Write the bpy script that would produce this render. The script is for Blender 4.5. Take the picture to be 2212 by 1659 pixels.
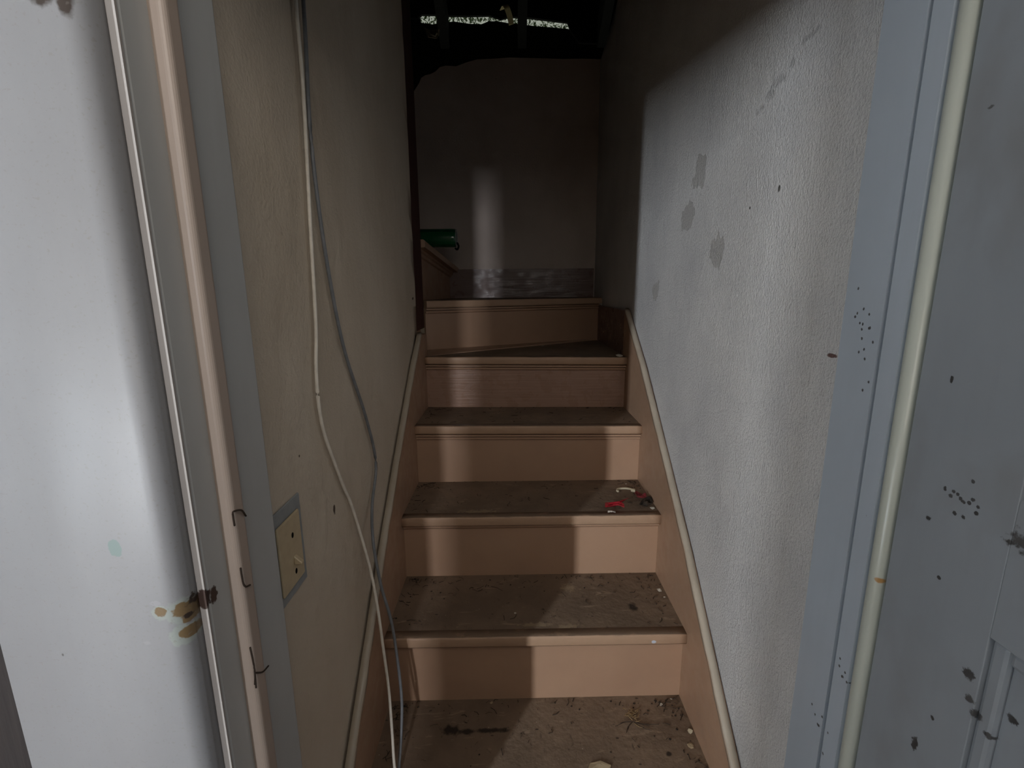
import bpy, bmesh, math, random
from mathutils import Vector, Matrix, noise

# ------------------------------------------------------------------ scene, camera, world, lights
for o in list(bpy.data.objects):
    bpy.data.objects.remove(o, do_unlink=True)
S = bpy.context.scene
COL = S.collection
RUN, RISE, HALF, NOSE = 0.2301, 0.195, 0.366, 0.023      # staircase module (metres)
FLOOR = -0.39

cam = bpy.data.cameras.new('camera')
cam.sensor_fit = 'HORIZONTAL'
cam.sensor_width = 36.0
cam.lens = 1006.0 / 2212.0 * 36.0
cam.clip_start = 0.02
cam_o = bpy.data.objects.new('camera', cam)
COL.objects.link(cam_o)
_p, _y, _r = 0.1984, 0.0008, -0.0078
F = Vector((math.sin(_y) * math.cos(_p), math.cos(_y) * math.cos(_p), -math.sin(_p)))
R = Vector((math.cos(_y), -math.sin(_y), 0))
U = R.cross(F)
R2 = R * math.cos(_r) + U * math.sin(_r)
U2 = U * math.cos(_r) - R * math.sin(_r)
M = Matrix((R2, U2, -F)).transposed().to_4x4()
M.translation = Vector((-0.0526, -1.0029, 1.0147))
cam_o.matrix_world = M
S.camera = cam_o

S.view_settings.view_transform = 'Standard'
S.view_settings.look = 'None'
S.view_settings.exposure = 0.0
S.view_settings.gamma = 1.0
S.view_settings.use_curve_mapping = False

S.cycles.max_bounces = 6
S.cycles.use_adaptive_sampling = True
S.cycles.adaptive_threshold = 0.25
S.cycles.glossy_bounces = 2
S.cycles.caustics_reflective = False
S.cycles.caustics_refractive = False

world = bpy.data.worlds.new('world')
S.world = world
world.use_nodes = True
bg = world.node_tree.nodes['Background']
bg.inputs[0].default_value = (0.80, 0.86, 0.72, 1)       # overcast daylight outdoors
bg.inputs[1].default_value = 0.36


def area_light(name, loc, rot, sx, sy, power, color):
    l = bpy.data.lights.new(name, 'AREA')
    l.shape = 'RECTANGLE'
    l.size, l.size_y, l.energy, l.color = sx, sy, power, color
    o = bpy.data.objects.new(name, l)
    COL.objects.link(o)
    o.location = loc
    o.rotation_euler = rot
    return o


# daylight from behind the photographer; most of these windows are invented for it
LIGHT_A, LIGHT_B, LIGHT_C, LIGHT_D = 285, 46, 6.3, 32
area_light('daylight_window_1', (-2.47, -4.24, 1.40), (math.radians(90), 0, 0), 0.17, 1.50, LIGHT_A, (0.90, 0.95, 1.0))
area_light('daylight_window_2', (-0.56, -4.24, 1.25), (math.radians(90), 0, 0), 0.12, 0.50, LIGHT_B, (0.93, 0.95, 1.0))
area_light('added_fill_3', (0.165, -1.485, 1.68), (math.radians(90), 0, 0), 0.68, 0.76, LIGHT_C, (1.0, 0.93, 0.85))  # broad dim fill added to lift the stairwell; no such window is known


area_light('added_fill_4', (-3.37, -2.2, 1.30), (0, math.radians(-90), 0), 1.10, 1.0, LIGHT_D, (0.82, 0.91, 1.0))  # cool fill added to brighten the door, right jamb and near wall


# ------------------------------------------------------------------ helpers
def box(bm, x0, x1, y0, y1, z0, z1):
    v = [bm.verts.new((x, y, z)) for x in (x0, x1) for y in (y0, y1) for z in (z0, z1)]
    for f in ((0, 1, 3, 2), (4, 6, 7, 5), (0, 4, 5, 1), (2, 3, 7, 6), (0, 2, 6, 4), (1, 5, 7, 3)):
        bm.faces.new([v[i] for i in f])
    return v


def prism(bm, pts, axis, lo, hi):
    """pts: 2D outline in the other two axes (in xyz order), extruded along axis from lo to hi."""
    def mk(p, t):
        q = {'x': (t, p[0], p[1]), 'y': (p[0], t, p[1]), 'z': (p[0], p[1], t)}[axis]
        return bm.verts.new(q)
    a = [mk(p, lo) for p in pts]
    b = [mk(p, hi) for p in pts]
    n = len(pts)
    bm.faces.new(a)
    bm.faces.new(b[::-1])
    for i in range(n):
        bm.faces.new((a[i], b[i], b[(i + 1) % n], a[(i + 1) % n]))
    return a + b


def catmull(pts, n):
    P = [Vector(p) for p in pts]
    P = [P[0] * 2 - P[1]] + P + [P[-1] * 2 - P[-2]]
    out = []
    for i in range(1, len(P) - 2):
        for k in range(n):
            t = k / n
            a, b, c, d = P[i - 1], P[i], P[i + 1], P[i + 2]
            out.append(0.5 * ((2 * b) + (c - a) * t + (2 * a - 5 * b + 4 * c - d) * t * t + (3 * b - a - 3 * c + d) * t ** 3))
    out.append(P[-2])
    return out


def tube(bm, pts, rad, seg=8, flat=1.0):
    """rad: number or list; closed ends."""
    n = len(pts)
    rings = []
    up = Vector((0, 0, 1))
    for i, p in enumerate(pts):
        t = (Vector(pts[min(i + 1, n - 1)]) - Vector(pts[max(i - 1, 0)])).normalized()
        a = t.cross(up)
        if a.length < 1e-3:
            a = t.cross(Vector((1, 0, 0)))
        a.normalize()
        b = t.cross(a).normalized()
        r = rad[i] if isinstance(rad, (list, tuple)) else rad
        rings.append([bm.verts.new(Vector(p) + a * math.cos(2 * math.pi * k / seg) * r + b * math.sin(2 * math.pi * k / seg) * r * flat) for k in range(seg)])
    for i in range(n - 1):
        for k in range(seg):
            bm.faces.new((rings[i][k], rings[i][(k + 1) % seg], rings[i + 1][(k + 1) % seg], rings[i + 1][k]))
    bm.faces.new(rings[0][::-1])
    bm.faces.new(rings[-1])


def bevel(bm, w, seg=2, sel=None):
    bm.normal_update()
    ed = [e for e in bm.edges if (sel is None or sel(e)) and len(e.link_faces) == 2 and e.calc_face_angle(0) > 0.5]
    bmesh.ops.bevel(bm, geom=ed, offset=w, segments=seg, profile=0.5, affect='EDGES')


def obj(name, bm, mat, parent=None, label=None, cat=None, kind=None, group=None, smooth=False, loc=None):
    bmesh.ops.recalc_face_normals(bm, faces=bm.faces)
    me = bpy.data.meshes.new(name)
    if loc is not None:
        bmesh.ops.translate(bm, verts=bm.verts, vec=-Vector(loc))
    bm.to_mesh(me)
    bm.free()
    for m in (mat if isinstance(mat, (list, tuple)) else [mat]):
        me.materials.append(m)
    if smooth:
        for p in me.polygons:
            p.use_smooth = True
    o = bpy.data.objects.new(name, me)
    COL.objects.link(o)
    if loc is not None:
        o.location = loc
    if parent:
        o.parent = parent
    tag(o, label, cat, kind, group)
    return o


def tag(o, label=None, cat=None, kind=None, group=None):
    if label: o['label'] = label
    if cat: o['category'] = cat
    if kind: o['kind'] = kind
    if group: o['group'] = group
    return o


def empty(name, loc, label, cat, kind=None, group=None):
    o = bpy.data.objects.new(name, None)
    COL.objects.link(o)
    o.location = loc
    o.empty_display_size = 0.05
    return tag(o, label, cat, kind, group)


def part(name, bm, mat, parent, label=None, kind=None, smooth=False):
    """mesh given in world coordinates, made a child of parent (parents are only ever translated)"""
    off = Vector((0, 0, 0))
    p = parent
    while p:
        off += p.location
        p = p.parent
    bmesh.ops.translate(bm, verts=bm.verts, vec=-off)
    return obj(name, bm, mat, parent, label, None, kind, None, smooth)


NB = bmesh.new


# ------------------------------------------------------------------ materials
class Mat:
    """Small wrapper for node building in world-space position."""
    def __init__(s, name, base, rough=0.6, spec=0.5):
        s.m = bpy.data.materials.new(name)
        s.m.use_nodes = True
        s.t = s.m.node_tree
        s.b = s.t.nodes['Principled BSDF']
        s.b.inputs['Roughness'].default_value = rough
        s.b.inputs['Specular IOR Level'].default_value = spec
        s.pos = s.t.nodes.new('ShaderNodeNewGeometry').outputs['Position']
        c = s.t.nodes.new('ShaderNodeRGB')
        c.outputs[0].default_value = (*base, 1)
        s.col = c.outputs[0]
        s.h = None

    def n(s, kind, **kw):
        nd = s.t.nodes.new(kind)
        for k, v in kw.items():
            setattr(nd, k, v)
        return nd

    def scaled(s, sc):
        v = s.n('ShaderNodeVectorMath', operation='MULTIPLY')
        s.t.links.new(s.pos, v.inputs[0])
        v.inputs[1].default_value = sc
        return v.outputs[0]

    def noise(s, scale=(1, 1, 1), freq=10, detail=4, rough=0.55, dist=0.0):
        nd = s.n('ShaderNodeTexNoise')
        s.t.links.new(s.scaled(scale), nd.inputs['Vector'])
        nd.inputs['Scale'].default_value = freq
        nd.inputs['Detail'].default_value = detail
        nd.inputs['Roughness'].default_value = rough
        nd.inputs['Distortion'].default_value = dist
        return nd.outputs['Fac']

    def ramp(s, f, a, b, va=0.0, vb=1.0):
        r = s.n('ShaderNodeMapRange')
        r.clamp = True
        s.t.links.new(f, r.inputs['Value'])
        r.inputs['From Min'].default_value, r.inputs['From Max'].default_value = a, b
        r.inputs['To Min'].default_value, r.inputs['To Max'].default_value = va, vb
        return r.outputs[0]

    def math(s, op, a, b):
        m = s.n('ShaderNodeMath', operation=op)
        for i, x in enumerate((a, b)):
            if isinstance(x, (int, float)):
                m.inputs[i].default_value = x
            else:
                s.t.links.new(x, m.inputs[i])
        return m.outputs[0]

    def mix(s, mask, color, strength=1.0):
        m = s.n('ShaderNodeMix', data_type='RGBA')
        if strength != 1.0:
            mask = s.math('MULTIPLY', mask, strength)
        s.t.links.new(mask, m.inputs['Factor'])
        s.t.links.new(s.col, m.inputs[6])
        m.inputs[7].default_value = (*color, 1)
        s.col = m.outputs[2]
        return s

    def specks(s, freq, size, keep, color, strength=1.0, scale=(1, 1, 1)):
        v = s.n('ShaderNodeTexVoronoi', feature='F1')
        s.t.links.new(s.scaled(scale), v.inputs['Vector'])
        v.inputs['Scale'].default_value = freq
        near = s.ramp(v.outputs['Distance'], size * 0.6, size, 1, 0)
        sep = s.n('ShaderNodeSeparateColor')
        s.t.links.new(v.outputs['Color'], sep.inputs[0])
        sel = s.ramp(sep.outputs[0], keep, keep + 0.01, 1, 0)
        s.mix(s.math('MULTIPLY', near, sel), color, strength)
        return s

    def spots(s, pts, color, strength=1.0, wob=0.35, wfreq=90, soft=0.25, height=0.0):
        """stains with a shape of their own: (point, (rx, ry, rz)) with a ragged outline"""
        best = None
        for p, r in pts:
            v = s.n('ShaderNodeVectorMath', operation='SUBTRACT')
            s.t.links.new(s.pos, v.inputs[0])
            v.inputs[1].default_value = p
            d = s.n('ShaderNodeVectorMath', operation='DIVIDE')
            s.t.links.new(v.outputs[0], d.inputs[0])
            d.inputs[1].default_value = r
            l = s.n('ShaderNodeVectorMath', operation='LENGTH')
            s.t.links.new(d.outputs[0], l.inputs[0])
            best = l.outputs['Value'] if best is None else s.math('MINIMUM', best, l.outputs['Value'])
        w = s.ramp(s.noise(freq=wfreq, detail=3), 0.2, 0.8, -wob, wob)
        best = s.math('ADD', best, w)
        m = s.ramp(best, 1 - soft, 1, 1, 0)
        s.mix(m, color, strength)
        if height:
            s.add_h(m, height)
        return s

    def add_h(s, f, k):
        f = s.math('MULTIPLY', f, k)
        s.h = f if s.h is None else s.math('ADD', s.h, f)
        return s

    def rough(s, f, a, b, va, vb):
        s.t.links.new(s.ramp(f, a, b, va, vb), s.b.inputs['Roughness'])
        return s

    def done(s, bump=1.0, dist=1.0):
        s.t.links.new(s.col, s.b.inputs['Base Color'])
        if s.h is not None:
            b = s.n('ShaderNodeBump')
            b.inputs['Strength'].default_value = bump
            b.inputs['Distance'].default_value = dist
            s.t.links.new(s.h, b.inputs['Height'])
            s.t.links.new(b.outputs[0], s.b.inputs['Normal'])
        return s.m


def M_plaster_right():
    m = Mat('plaster_right', (0.74, 0.735, 0.73), 0.75, 0.3)
    big = m.noise((1, 1, 0.7), 5, 5)
    m.mix(m.ramp(big, 0.42, 0.68), (0.60, 0.60, 0.61), 0.7)
    str_ = m.noise((9, 3.6, 0.9), 22, 5, 0.6, 0.6)
    m.add_h(m.ramp(str_, 0.55, 0.78), 0.0012)
    stip = m.noise((1, 1, 0.75), 240, 4, 0.7)
    m.add_h(m.ramp(stip, 0.3, 0.7), 0.0021)
    m.mix(m.ramp(stip, 0.62, 0.72), (0.38, 0.38, 0.38), 0.55)
    m.mix(m.ramp(stip, 0.36, 0.28), (0.86, 0.86, 0.86), 0.5)
    lump = m.noise((1, 1.2, 0.8), 14, 4, 0.5, 0.8)
    m.add_h(m.ramp(lump, 0.4, 0.75), 0.0012)
    # trowelled patches where the skim coat fell off
    m.spots([((0.388, 0.028, 1.091), (0.05, 0.038, 0.033)), ((0.388, 0.207, 1.188), (0.05, 0.044, 0.034)),
             ((0.388, 0.157, 1.278), (0.05, 0.038, 0.034)), ((0.388, 0.443, 1.012), (0.05, 0.034, 0.028))],
            (0.50, 0.49, 0.475), 0.85, 0.6, 30, 0.08, -0.0012)
    # long diagonal gouge high on the wall
    m.spots([((0.388, -0.125, 1.335), (0.05, 0.022, 0.010)), ((0.388, -0.16, 1.348), (0.05, 0.024, 0.008)), ((0.388, -0.195, 1.358), (0.05, 0.012, 0.007)),
             ((0.388, -0.105, 1.325), (0.05, 0.016, 0.012)), ((0.388, -0.235, 1.378), (0.05, 0.018, 0.005))],
            (0.42, 0.42, 0.425), 0.65, 1.1, 55, 0.6, -0.0015)
    m.spots([((0.388, -0.368, 0.923), (0.05, 0.011, 0.0035))], (0.10, 0.03, 0.02), 0.9, 0.3)
    m.spots([((0.388, -0.193, 1.175), (0.05, 0.004, 0.006)), ((0.388, -0.10, 1.16), (0.05, 0.003, 0.003))], (0.04, 0.04, 0.03), 0.9, 0.2)
    m.specks(28, 0.05, 0.12, (0.12, 0.10, 0.08), 0.7)
    return m.done(0.9)


def M_plaster_left():
    m = Mat('plaster_left', (0.63, 0.55, 0.445), 0.7, 0.3)
    big = m.noise((1, 1, 0.6), 4, 4)
    m.mix(m.ramp(big, 0.4, 0.7), (0.54, 0.455, 0.35), 0.8)
    stip = m.noise((1, 1, 1), 170, 3, 0.6)
    m.add_h(m.ramp(stip, 0.3, 0.7), 0.0006)
    lump = m.noise((1, 1, 0.7), 16, 4, 0.5, 0.5)
    m.add_h(m.ramp(lump, 0.35, 0.75), 0.002)
    m.specks(20, 0.035, 0.16, (0.08, 0.06, 0.045), 0.8)
    m.spots([((-0.388, -0.19, 0.613), (0.05, 0.006, 0.010)), ((-0.388, -0.304, 0.761), (0.05, 0.003, 0.003)),
             ((-0.388, 0.62, 0.99), (0.05, 0.014, 0.005))], (0.05, 0.03, 0.02), 0.9, 0.5)
    return m.done(0.8)


def M_plaster_back():
    m = Mat('plaster_back', (0.62, 0.53, 0.475), 0.8, 0.2)
    m.mix(m.ramp(m.noise((1, 1, 0.7), 5, 4), 0.4, 0.7), (0.53, 0.45, 0.40), 0.8)
    m.add_h(m.ramp(m.noise((1, 1, 1), 120, 3), 0.3, 0.7), 0.0006)
    m.specks(16, 0.04, 0.2, (0.06, 0.05, 0.045), 0.8)
    return m.done(0.7)


def M_paint(name, base, dark, rough=0.42, grain=(0.35, 3, 6)):
    m = Mat(name, base, rough, 0.45)
    m.mix(m.ramp(m.noise((1, 1, 1), 7, 4), 0.4, 0.72), dark, 0.6)
    if rough < 0.35:
        m.add_h(m.ramp(m.noise(grain, 40, 3, 0.6), 0.3, 0.7), 0.0006)
    m.specks(34, 0.05, 0.10, (0.05, 0.035, 0.03), 0.75, (0.6, 1, 1))
    m.rough(m.noise((1, 1, 1), 25, 3), 0.3, 0.7, rough - 0.08, rough + 0.15)
    return m.done(0.7)


def M_tread():
    m = Mat('tread_dirt', (0.165, 0.117, 0.082), 0.75, 0.25)
    m.mix(m.ramp(m.noise((1, 1, 1), 6, 5, 0.6), 0.40, 0.66), (0.24, 0.170, 0.118), 0.9)
    m.mix(m.ramp(m.noise((0.5, 2.4, 1), 26, 5, 0.65, 0.8), 0.60, 0.70), (0.36, 0.27, 0.19), 0.6)
    m.mix(m.ramp(m.noise((1.6, 0.9, 1), 34, 5, 0.65, 1.5), 0.62, 0.70), (0.035, 0.026, 0.02), 0.75)
    m.specks(70, 0.10, 0.05, (0.45, 0.40, 0.33), 0.7)
    m.specks(55, 0.14, 0.12, (0.03, 0.024, 0.02), 0.8, (0.5, 1, 1))
    # dragged dark smear on the lowest tread, scuffs on the others
    m.spots([((-0.205, -0.083, 0.0), (0.026, 0.016, 0.05)), ((-0.165, -0.088, 0.0), (0.03, 0.009, 0.05)), ((-0.11, -0.086, 0.0), (0.05, 0.008, 0.05)),
             ((0.26, 0.081, 0.195), (0.012, 0.022, 0.03)), ((0.29, -0.153, 0.0), (0.008, 0.006, 0.03))], (0.022, 0.017, 0.014), 0.9, 0.5, 60, 0.5)
    m.spots([((0.086, 0.012, 0.195), (0.03, 0.010, 0.03)), ((0.102, 0.165, 0.195), (0.025, 0.018, 0.03)), ((0.0, 0.02, 0.195), (0.05, 0.008, 0.03)),
             ((-0.15, 0.245, 0.39), (0.06, 0.012, 0.03))], (0.33, 0.25, 0.16), 0.7, 0.9, 110, 0.5)
    # grime gathered against the skirt boards
    m.add_h(m.ramp(m.noise((1, 1, 1), 60, 4), 0.3, 0.7), 0.0012)
    return m.done(0.7)


def M_nosing():
    m = Mat('nosing_paint', (0.45, 0.295, 0.195), 0.5, 0.4)
    m.mix(m.ramp(m.noise((1, 1, 1), 9, 4), 0.4, 0.7), (0.39, 0.25, 0.165), 0.7)
    # paint trodden off the upper arris
    nn = m.n('ShaderNodeNewGeometry')
    sp = m.n('ShaderNodeSeparateXYZ')
    m.t.links.new(nn.outputs['True Normal'], sp.inputs[0])
    up = m.math('ADD', sp.outputs[2], m.ramp(m.noise((0.6, 1, 1), 45, 4), 0.3, 0.7, -0.12, 0.20))
    m.mix(m.ramp(up, 0.80, 1.0), (0.20, 0.142, 0.10), 0.9)
    m.specks(40, 0.05, 0.1, (0.05, 0.035, 0.03), 0.7, (0.6, 1, 1))
    m.spots([((0.286, -0.023, 0.179), (0.006, 0.02, 0.005))], (0.62, 0.66, 0.74), 1, 0.3)
    m.add_h(m.noise((0.5, 2, 2), 60, 3), 0.0008)
    return m.done(0.6)


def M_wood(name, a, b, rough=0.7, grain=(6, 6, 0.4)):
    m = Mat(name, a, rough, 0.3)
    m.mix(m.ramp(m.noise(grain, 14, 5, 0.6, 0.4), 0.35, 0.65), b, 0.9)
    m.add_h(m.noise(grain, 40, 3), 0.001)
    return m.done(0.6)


def M_jamb(name, base, dark, spk=0.12, extra=None, rough=0.38):
    m = Mat(name, base, rough, 0.45)
    m.mix(m.ramp(m.noise((1, 1, 0.5), 6, 4), 0.42, 0.7), dark, 0.8)
    m.mix(m.ramp(m.noise((5, 5, 0.5), 16, 4), 0.5, 0.75), dark, 0.3)
    m.specks(60, 0.09, spk, (0.045, 0.04, 0.035), 0.8, (1, 1, 0.7))
    if extra:
        extra(m)
    m.h = None
    return m.done(0.8)


def casing_marks(m):
    brown, dark, green = (0.135, 0.085, 0.035), (0.03, 0.018, 0.012), (0.14, 0.19, 0.18)
    Y = -0.615
    pale = [((-0.366, Y, 0.719), (0.014, 0.03, 0.014)), ((-0.368, Y, 0.694), (0.011, 0.03, 0.012)), ((-0.383, Y, 0.721), (0.009, 0.03, 0.008))]
    m.spots(pale, (0.25, 0.285, 0.25), 0.6, 0.25, 150, 0.15)
    m.spots([((-0.364, Y, 0.720), (0.010, 0.03, 0.008)), ((-0.363, Y, 0.711), (0.006, 0.03, 0.007)), ((-0.364, Y, 0.695), (0.0075, 0.03, 0.0075)), ((-0.383, Y, 0.722), (0.006, 0.03, 0.006))],
            brown, 0.95, 0.25, 200, 0.15, -0.001)
    m.spots([((-0.356, Y, 0.726), (0.009, 0.03, 0.010)), ((-0.3645, Y, 0.712), (0.003, 0.03, 0.003))], dark, 1.0, 0.35, 200, 0.2, -0.003)
    m.spots([((-0.414, Y, 0.787), (0.006, 0.03, 0.009))], green, 0.9, 0.3, 150, 0.1)
    m.spots([((-0.386, Y, 0.731), (0.006, 0.03, 0.003)), ((-0.401, Y, 0.689), (0.004, 0.03, 0.002))], (0.25, 0.25, 0.26), 0.7, 0.4, 150, 0.3)
    m.spots([((-0.390, Y, 1.228), (0.012, 0.03, 0.010)), ((-0.375, Y, 1.222), (0.006, 0.03, 0.011))], dark, 0.9, 0.3, 150, 0.4)
    m.spots([((-0.352, Y, 1.222), (0.010, 0.03, 0.008))], brown, 0.9, 0.3, 150, 0.3)
    m.mix(m.ramp(m.noise((1, 1, 1), 300, 2), 0.60, 0.70), (0.165, 0.15, 0.135), 0.35)
    m.specks(42, 0.06, 0.10, (0.13, 0.09, 0.06), 0.6)


def jamb_gouge(m):
    m.spots([((-0.360, -0.596, 0.719), (0.02, 0.010, 0.011)), ((-0.360, -0.583, 0.716), (0.02, 0.006, 0.010))], (0.04, 0.02, 0.014), 1.0, 0.35, 200, 0.2, -0.003)


def jamb_flecks(m):
    random.seed(9)
    pts = [((0.352, random.gauss(cy, 0.010), random.gauss(cz, 0.022)), (0.02, 0.0016, 0.002)) for cy, cz, n in ((-0.462, 0.98, 9), (-0.470, 0.93, 9), (-0.515, 0.55, 8), (-0.48, 0.45, 8)) for _ in range(n)]
    m.spots(pts, (0.03, 0.025, 0.02), 0.9, 0.4, 300, 0.3)


def door_marks(m):
    X = 0.36
    blk = (0.02, 0.017, 0.015)
    m.spots([((X, -0.662, 0.813), (0.03, 0.012, 0.010)), ((X, -0.652, 0.808), (0.03, 0.007, 0.003)), ((X, -0.668, 0.826), (0.03, 0.006, 0.005))], blk, 0.95, 0.9, 160, 0.5)
    random.seed(5)
    pts = [((X, -0.61 + random.gauss(0, 0.010), 0.827 + random.gauss(0, 0.008)), (0.03, 0.0022, 0.0022)) for _ in range(14)]
    pts += [((X, -0.579, 0.791), (0.03, 0.003, 0.003)), ((X, -0.577, 0.930), (0.03, 0.002, 0.004)), ((X, -0.608, 0.556), (0.03, 0.004, 0.009)),
            ((X, -0.643, 0.672), (0.03, 0.006, 0.006)), ((X, -0.648, 0.650), (0.03, 0.005, 0.004)), ((X, -0.655, 0.640), (0.03, 0.005, 0.005)),
            ((X, -0.674, 0.656), (0.03, 0.005, 0.004)), ((X, -0.665, 0.630), (0.03, 0.004, 0.003)), ((X, -0.568, 1.165), (0.03, 0.003, 0.0015)),
            ((X, -0.60, 0.74), (0.03, 0.002, 0.002)), ((X, -0.62, 0.60), (0.03, 0.002, 0.003))]
    m.spots(pts, blk, 0.9, 0.5, 300, 0.3)
    m.mix(m.ramp(m.noise((1, 1, 0.6), 11, 4), 0.50, 0.72), (0.20, 0.205, 0.215), 0.6)


def bead_marks(m):
    m.spots([((0.345, -0.539, 0.694), (0.02, 0.006, 0.004))], (0.35, 0.20, 0.08), 1, 0.2)


MAT = dict(
    right=M_plaster_right(), left=M_plaster_left(), back=M_plaster_back(),
    riser=M_paint('riser_paint', (0.42, 0.265, 0.175), (0.36, 0.222, 0.148)),
    skirt=M_paint('skirt_paint', (0.40, 0.258, 0.172), (0.33, 0.208, 0.138)),
    gloss=M_paint('brown_gloss_paint', (0.18, 0.110, 0.092), (0.13, 0.080, 0.068), 0.30, (0.12, 3, 3)),
    riser_gloss=M_paint('riser_gloss_paint', (0.38, 0.235, 0.17), (0.32, 0.195, 0.14), 0.27, (0.12, 3, 3)),
    cap=M_paint('skirt_cap_paint', (0.46, 0.40, 0.32), (0.30, 0.24, 0.18)),
    tread=M_tread(), nosing=M_nosing(),
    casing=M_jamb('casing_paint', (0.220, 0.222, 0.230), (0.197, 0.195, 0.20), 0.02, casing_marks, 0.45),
    jamb=M_jamb('jamb_paint', (0.46, 0.47, 0.465), (0.41, 0.415, 0.405), 0.14, jamb_gouge),
    jamb_r=M_jamb('jamb_blue_paint', (0.40, 0.46, 0.53), (0.36, 0.41, 0.47), 0.10, jamb_flecks),
    edge=M_jamb('jamb_edge_paint', (0.36, 0.335, 0.315), (0.29, 0.265, 0.245), 0.05, jamb_gouge, 0.6),
    tan_bead=M_jamb('tan_bead_paint', (0.43, 0.35, 0.295), (0.38, 0.31, 0.26), 0.05),
    pale_bead=M_jamb('pale_bead_paint', (0.43, 0.46, 0.42), (0.38, 0.40, 0.355), 0.08, bead_marks, 0.28),
    door=M_jamb('door_paint', (0.27, 0.30, 0.335), (0.23, 0.255, 0.285), 0.05, door_marks),
    stud=M_wood('stud_wood', (0.085, 0.030, 0.024), (0.045, 0.018, 0.016)),
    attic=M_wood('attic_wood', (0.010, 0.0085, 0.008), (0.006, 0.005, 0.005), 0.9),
    lath=M_wood('lath_wood', (0.72, 0.58, 0.32), (0.55, 0.42, 0.22)),
    panel_wall=M_wood('dark_panelling', (0.022, 0.017, 0.016), (0.014, 0.011, 0.011)),
    room=M_wood('room_paint', (0.52, 0.48, 0.42), (0.46, 0.42, 0.37), 0.8, (1, 1, 1)),
    floorm=M_wood('floor_wood', (0.16, 0.11, 0.075), (0.11, 0.075, 0.05), 0.6, (6, 0.4, 6)),
)


def M_simple(name, col, rough=0.5, spec=0.5, metal=0.0, var=None):
    m = Mat(name, col, rough, spec)
    m.b.inputs['Metallic'].default_value = metal
    if var:
        m.mix(m.ramp(m.noise((1, 1, 1), 60, 3), 0.4, 0.65), var, 0.8)
    return m.done()


MAT.update(
    white_cable=M_simple('white_cable', (0.80, 0.75, 0.66), 0.45, var=(0.68, 0.63, 0.55)),
    grey_cable=M_simple('grey_cable', (0.20, 0.21, 0.225), 0.45, var=(0.15, 0.16, 0.175)),
    plate_grey=M_simple('plate_grey', (0.30, 0.32, 0.325), 0.5, var=(0.26, 0.28, 0.285)),
    plate_cream=M_simple('plate_cream', (0.56, 0.46, 0.30), 0.4, var=(0.50, 0.40, 0.26)),
    black=M_simple('black_hole', (0.008, 0.007, 0.007), 0.9, 0.1),
    red=M_simple('red_wrapper', (0.50, 0.018, 0.035), 0.4, var=(0.36, 0.012, 0.025)),
    darkred=M_simple('dark_red_wrapper', (0.24, 0.025, 0.035), 0.5, var=(0.09, 0.02, 0.025)),
    whitechip=M_simple('white_chip', (0.66, 0.62, 0.54), 0.7, var=(0.5, 0.47, 0.4)),
    cream=M_simple('cream_plastic', (0.60, 0.53, 0.38), 0.45, var=(0.5, 0.43, 0.3)),
    twig=M_simple('dry_twig', (0.045, 0.032, 0.024), 0.8, 0.2),
    dirt=M_simple('dirt', (0.03, 0.024, 0.02), 0.9, 0.1, var=(0.07, 0.05, 0.035)),
    straw=M_simple('straw', (0.30, 0.20, 0.10), 0.8, 0.2, var=(0.18, 0.12, 0.06)),
    card=M_simple('cardboard', (0.42, 0.33, 0.21), 0.8, 0.2),
    paper=M_simple('brown_paper', (0.30, 0.22, 0.16), 0.8, 0.2),
    leaf=M_simple('leaf', (0.10, 0.16, 0.05), 0.6, 0.3, var=(0.05, 0.08, 0.03)),
)
g = Mat('green_glass', (0.004, 0.095, 0.032), 0.20, 0.9)
g.b.inputs['Transmission Weight'].default_value = 0.15
g.b.inputs['IOR'].default_value = 1.5
MAT['glass'] = g.done()


# ------------------------------------------------------------------ room shell
def structure(name, bm, mat, parent=None, label=None):
    return obj(name, bm, mat, parent, label, None, 'structure')


bm = NB(); box(bm, -3.3, 1.7, -4.3, -0.455, FLOOR - 0.1, FLOOR)
structure('floor', bm, MAT['floorm'], None, 'dark wooden floor in front of the staircase doorway')
bm = NB(); box(bm, -3.3, 1.7, -4.4, -0.59, 2.30, 2.40); box(bm, -1.4, 0.60, -0.59, 0.60, 2.45, 2.55)
structure('ceiling', bm, MAT['room'], None, 'ceiling over the room and the lower flight')

# partition and pier added to cut the light, made-up window recess, outer room walls
bm = NB()
PX = -0.364
box(bm, PX, -0.22, -1.60, -1.50, FLOOR, 2.30)
box(bm, -0.22, 0.52, -1.60, -1.50, FLOOR, 1.28)
box(bm, -0.22, 0.52, -1.60, -1.50, 2.08, 2.30)
box(bm, 0.52, 1.70, -1.60, -1.50, FLOOR, 2.30)
box(bm, PX, 1.70, -1.64, -1.60, FLOOR, 2.30)
structure('wall_partition_added', bm, MAT['room'])
bm = NB(); box(bm, -1.22, -1.05, -2.58, -2.46, FLOOR, 2.30)
structure('wall_pier_added', bm, MAT['room'])  # unseen pier, added only to soften the light on the near right wall
bm = NB()
for a, b in ((-3.3, -2.56), (-2.38, -0.64), (-0.48, 1.7)):
    box(bm, a, b, -4.22, -4.12, FLOOR, 2.30)
for a, b in ((-2.56, -2.38), (-0.64, -0.48)):
    lo, hi = (0.62, 2.18) if a < -2 else (0.98, 1.52)
    box(bm, a, b, -4.22, -4.12, FLOOR, lo)
    box(bm, a, b, -4.22, -4.12, hi, 2.30)
structure('wall_rear', bm, MAT['room'])
bm = NB()
for a in ((-4.3, -2.75, FLOOR, 2.30), (-1.65, -0.455, FLOOR, 2.30), (-2.75, -1.65, FLOOR, 0.70), (-2.75, -1.65, 1.90, 2.30)):
    box(bm, -3.4, -3.3, *a)
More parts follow.
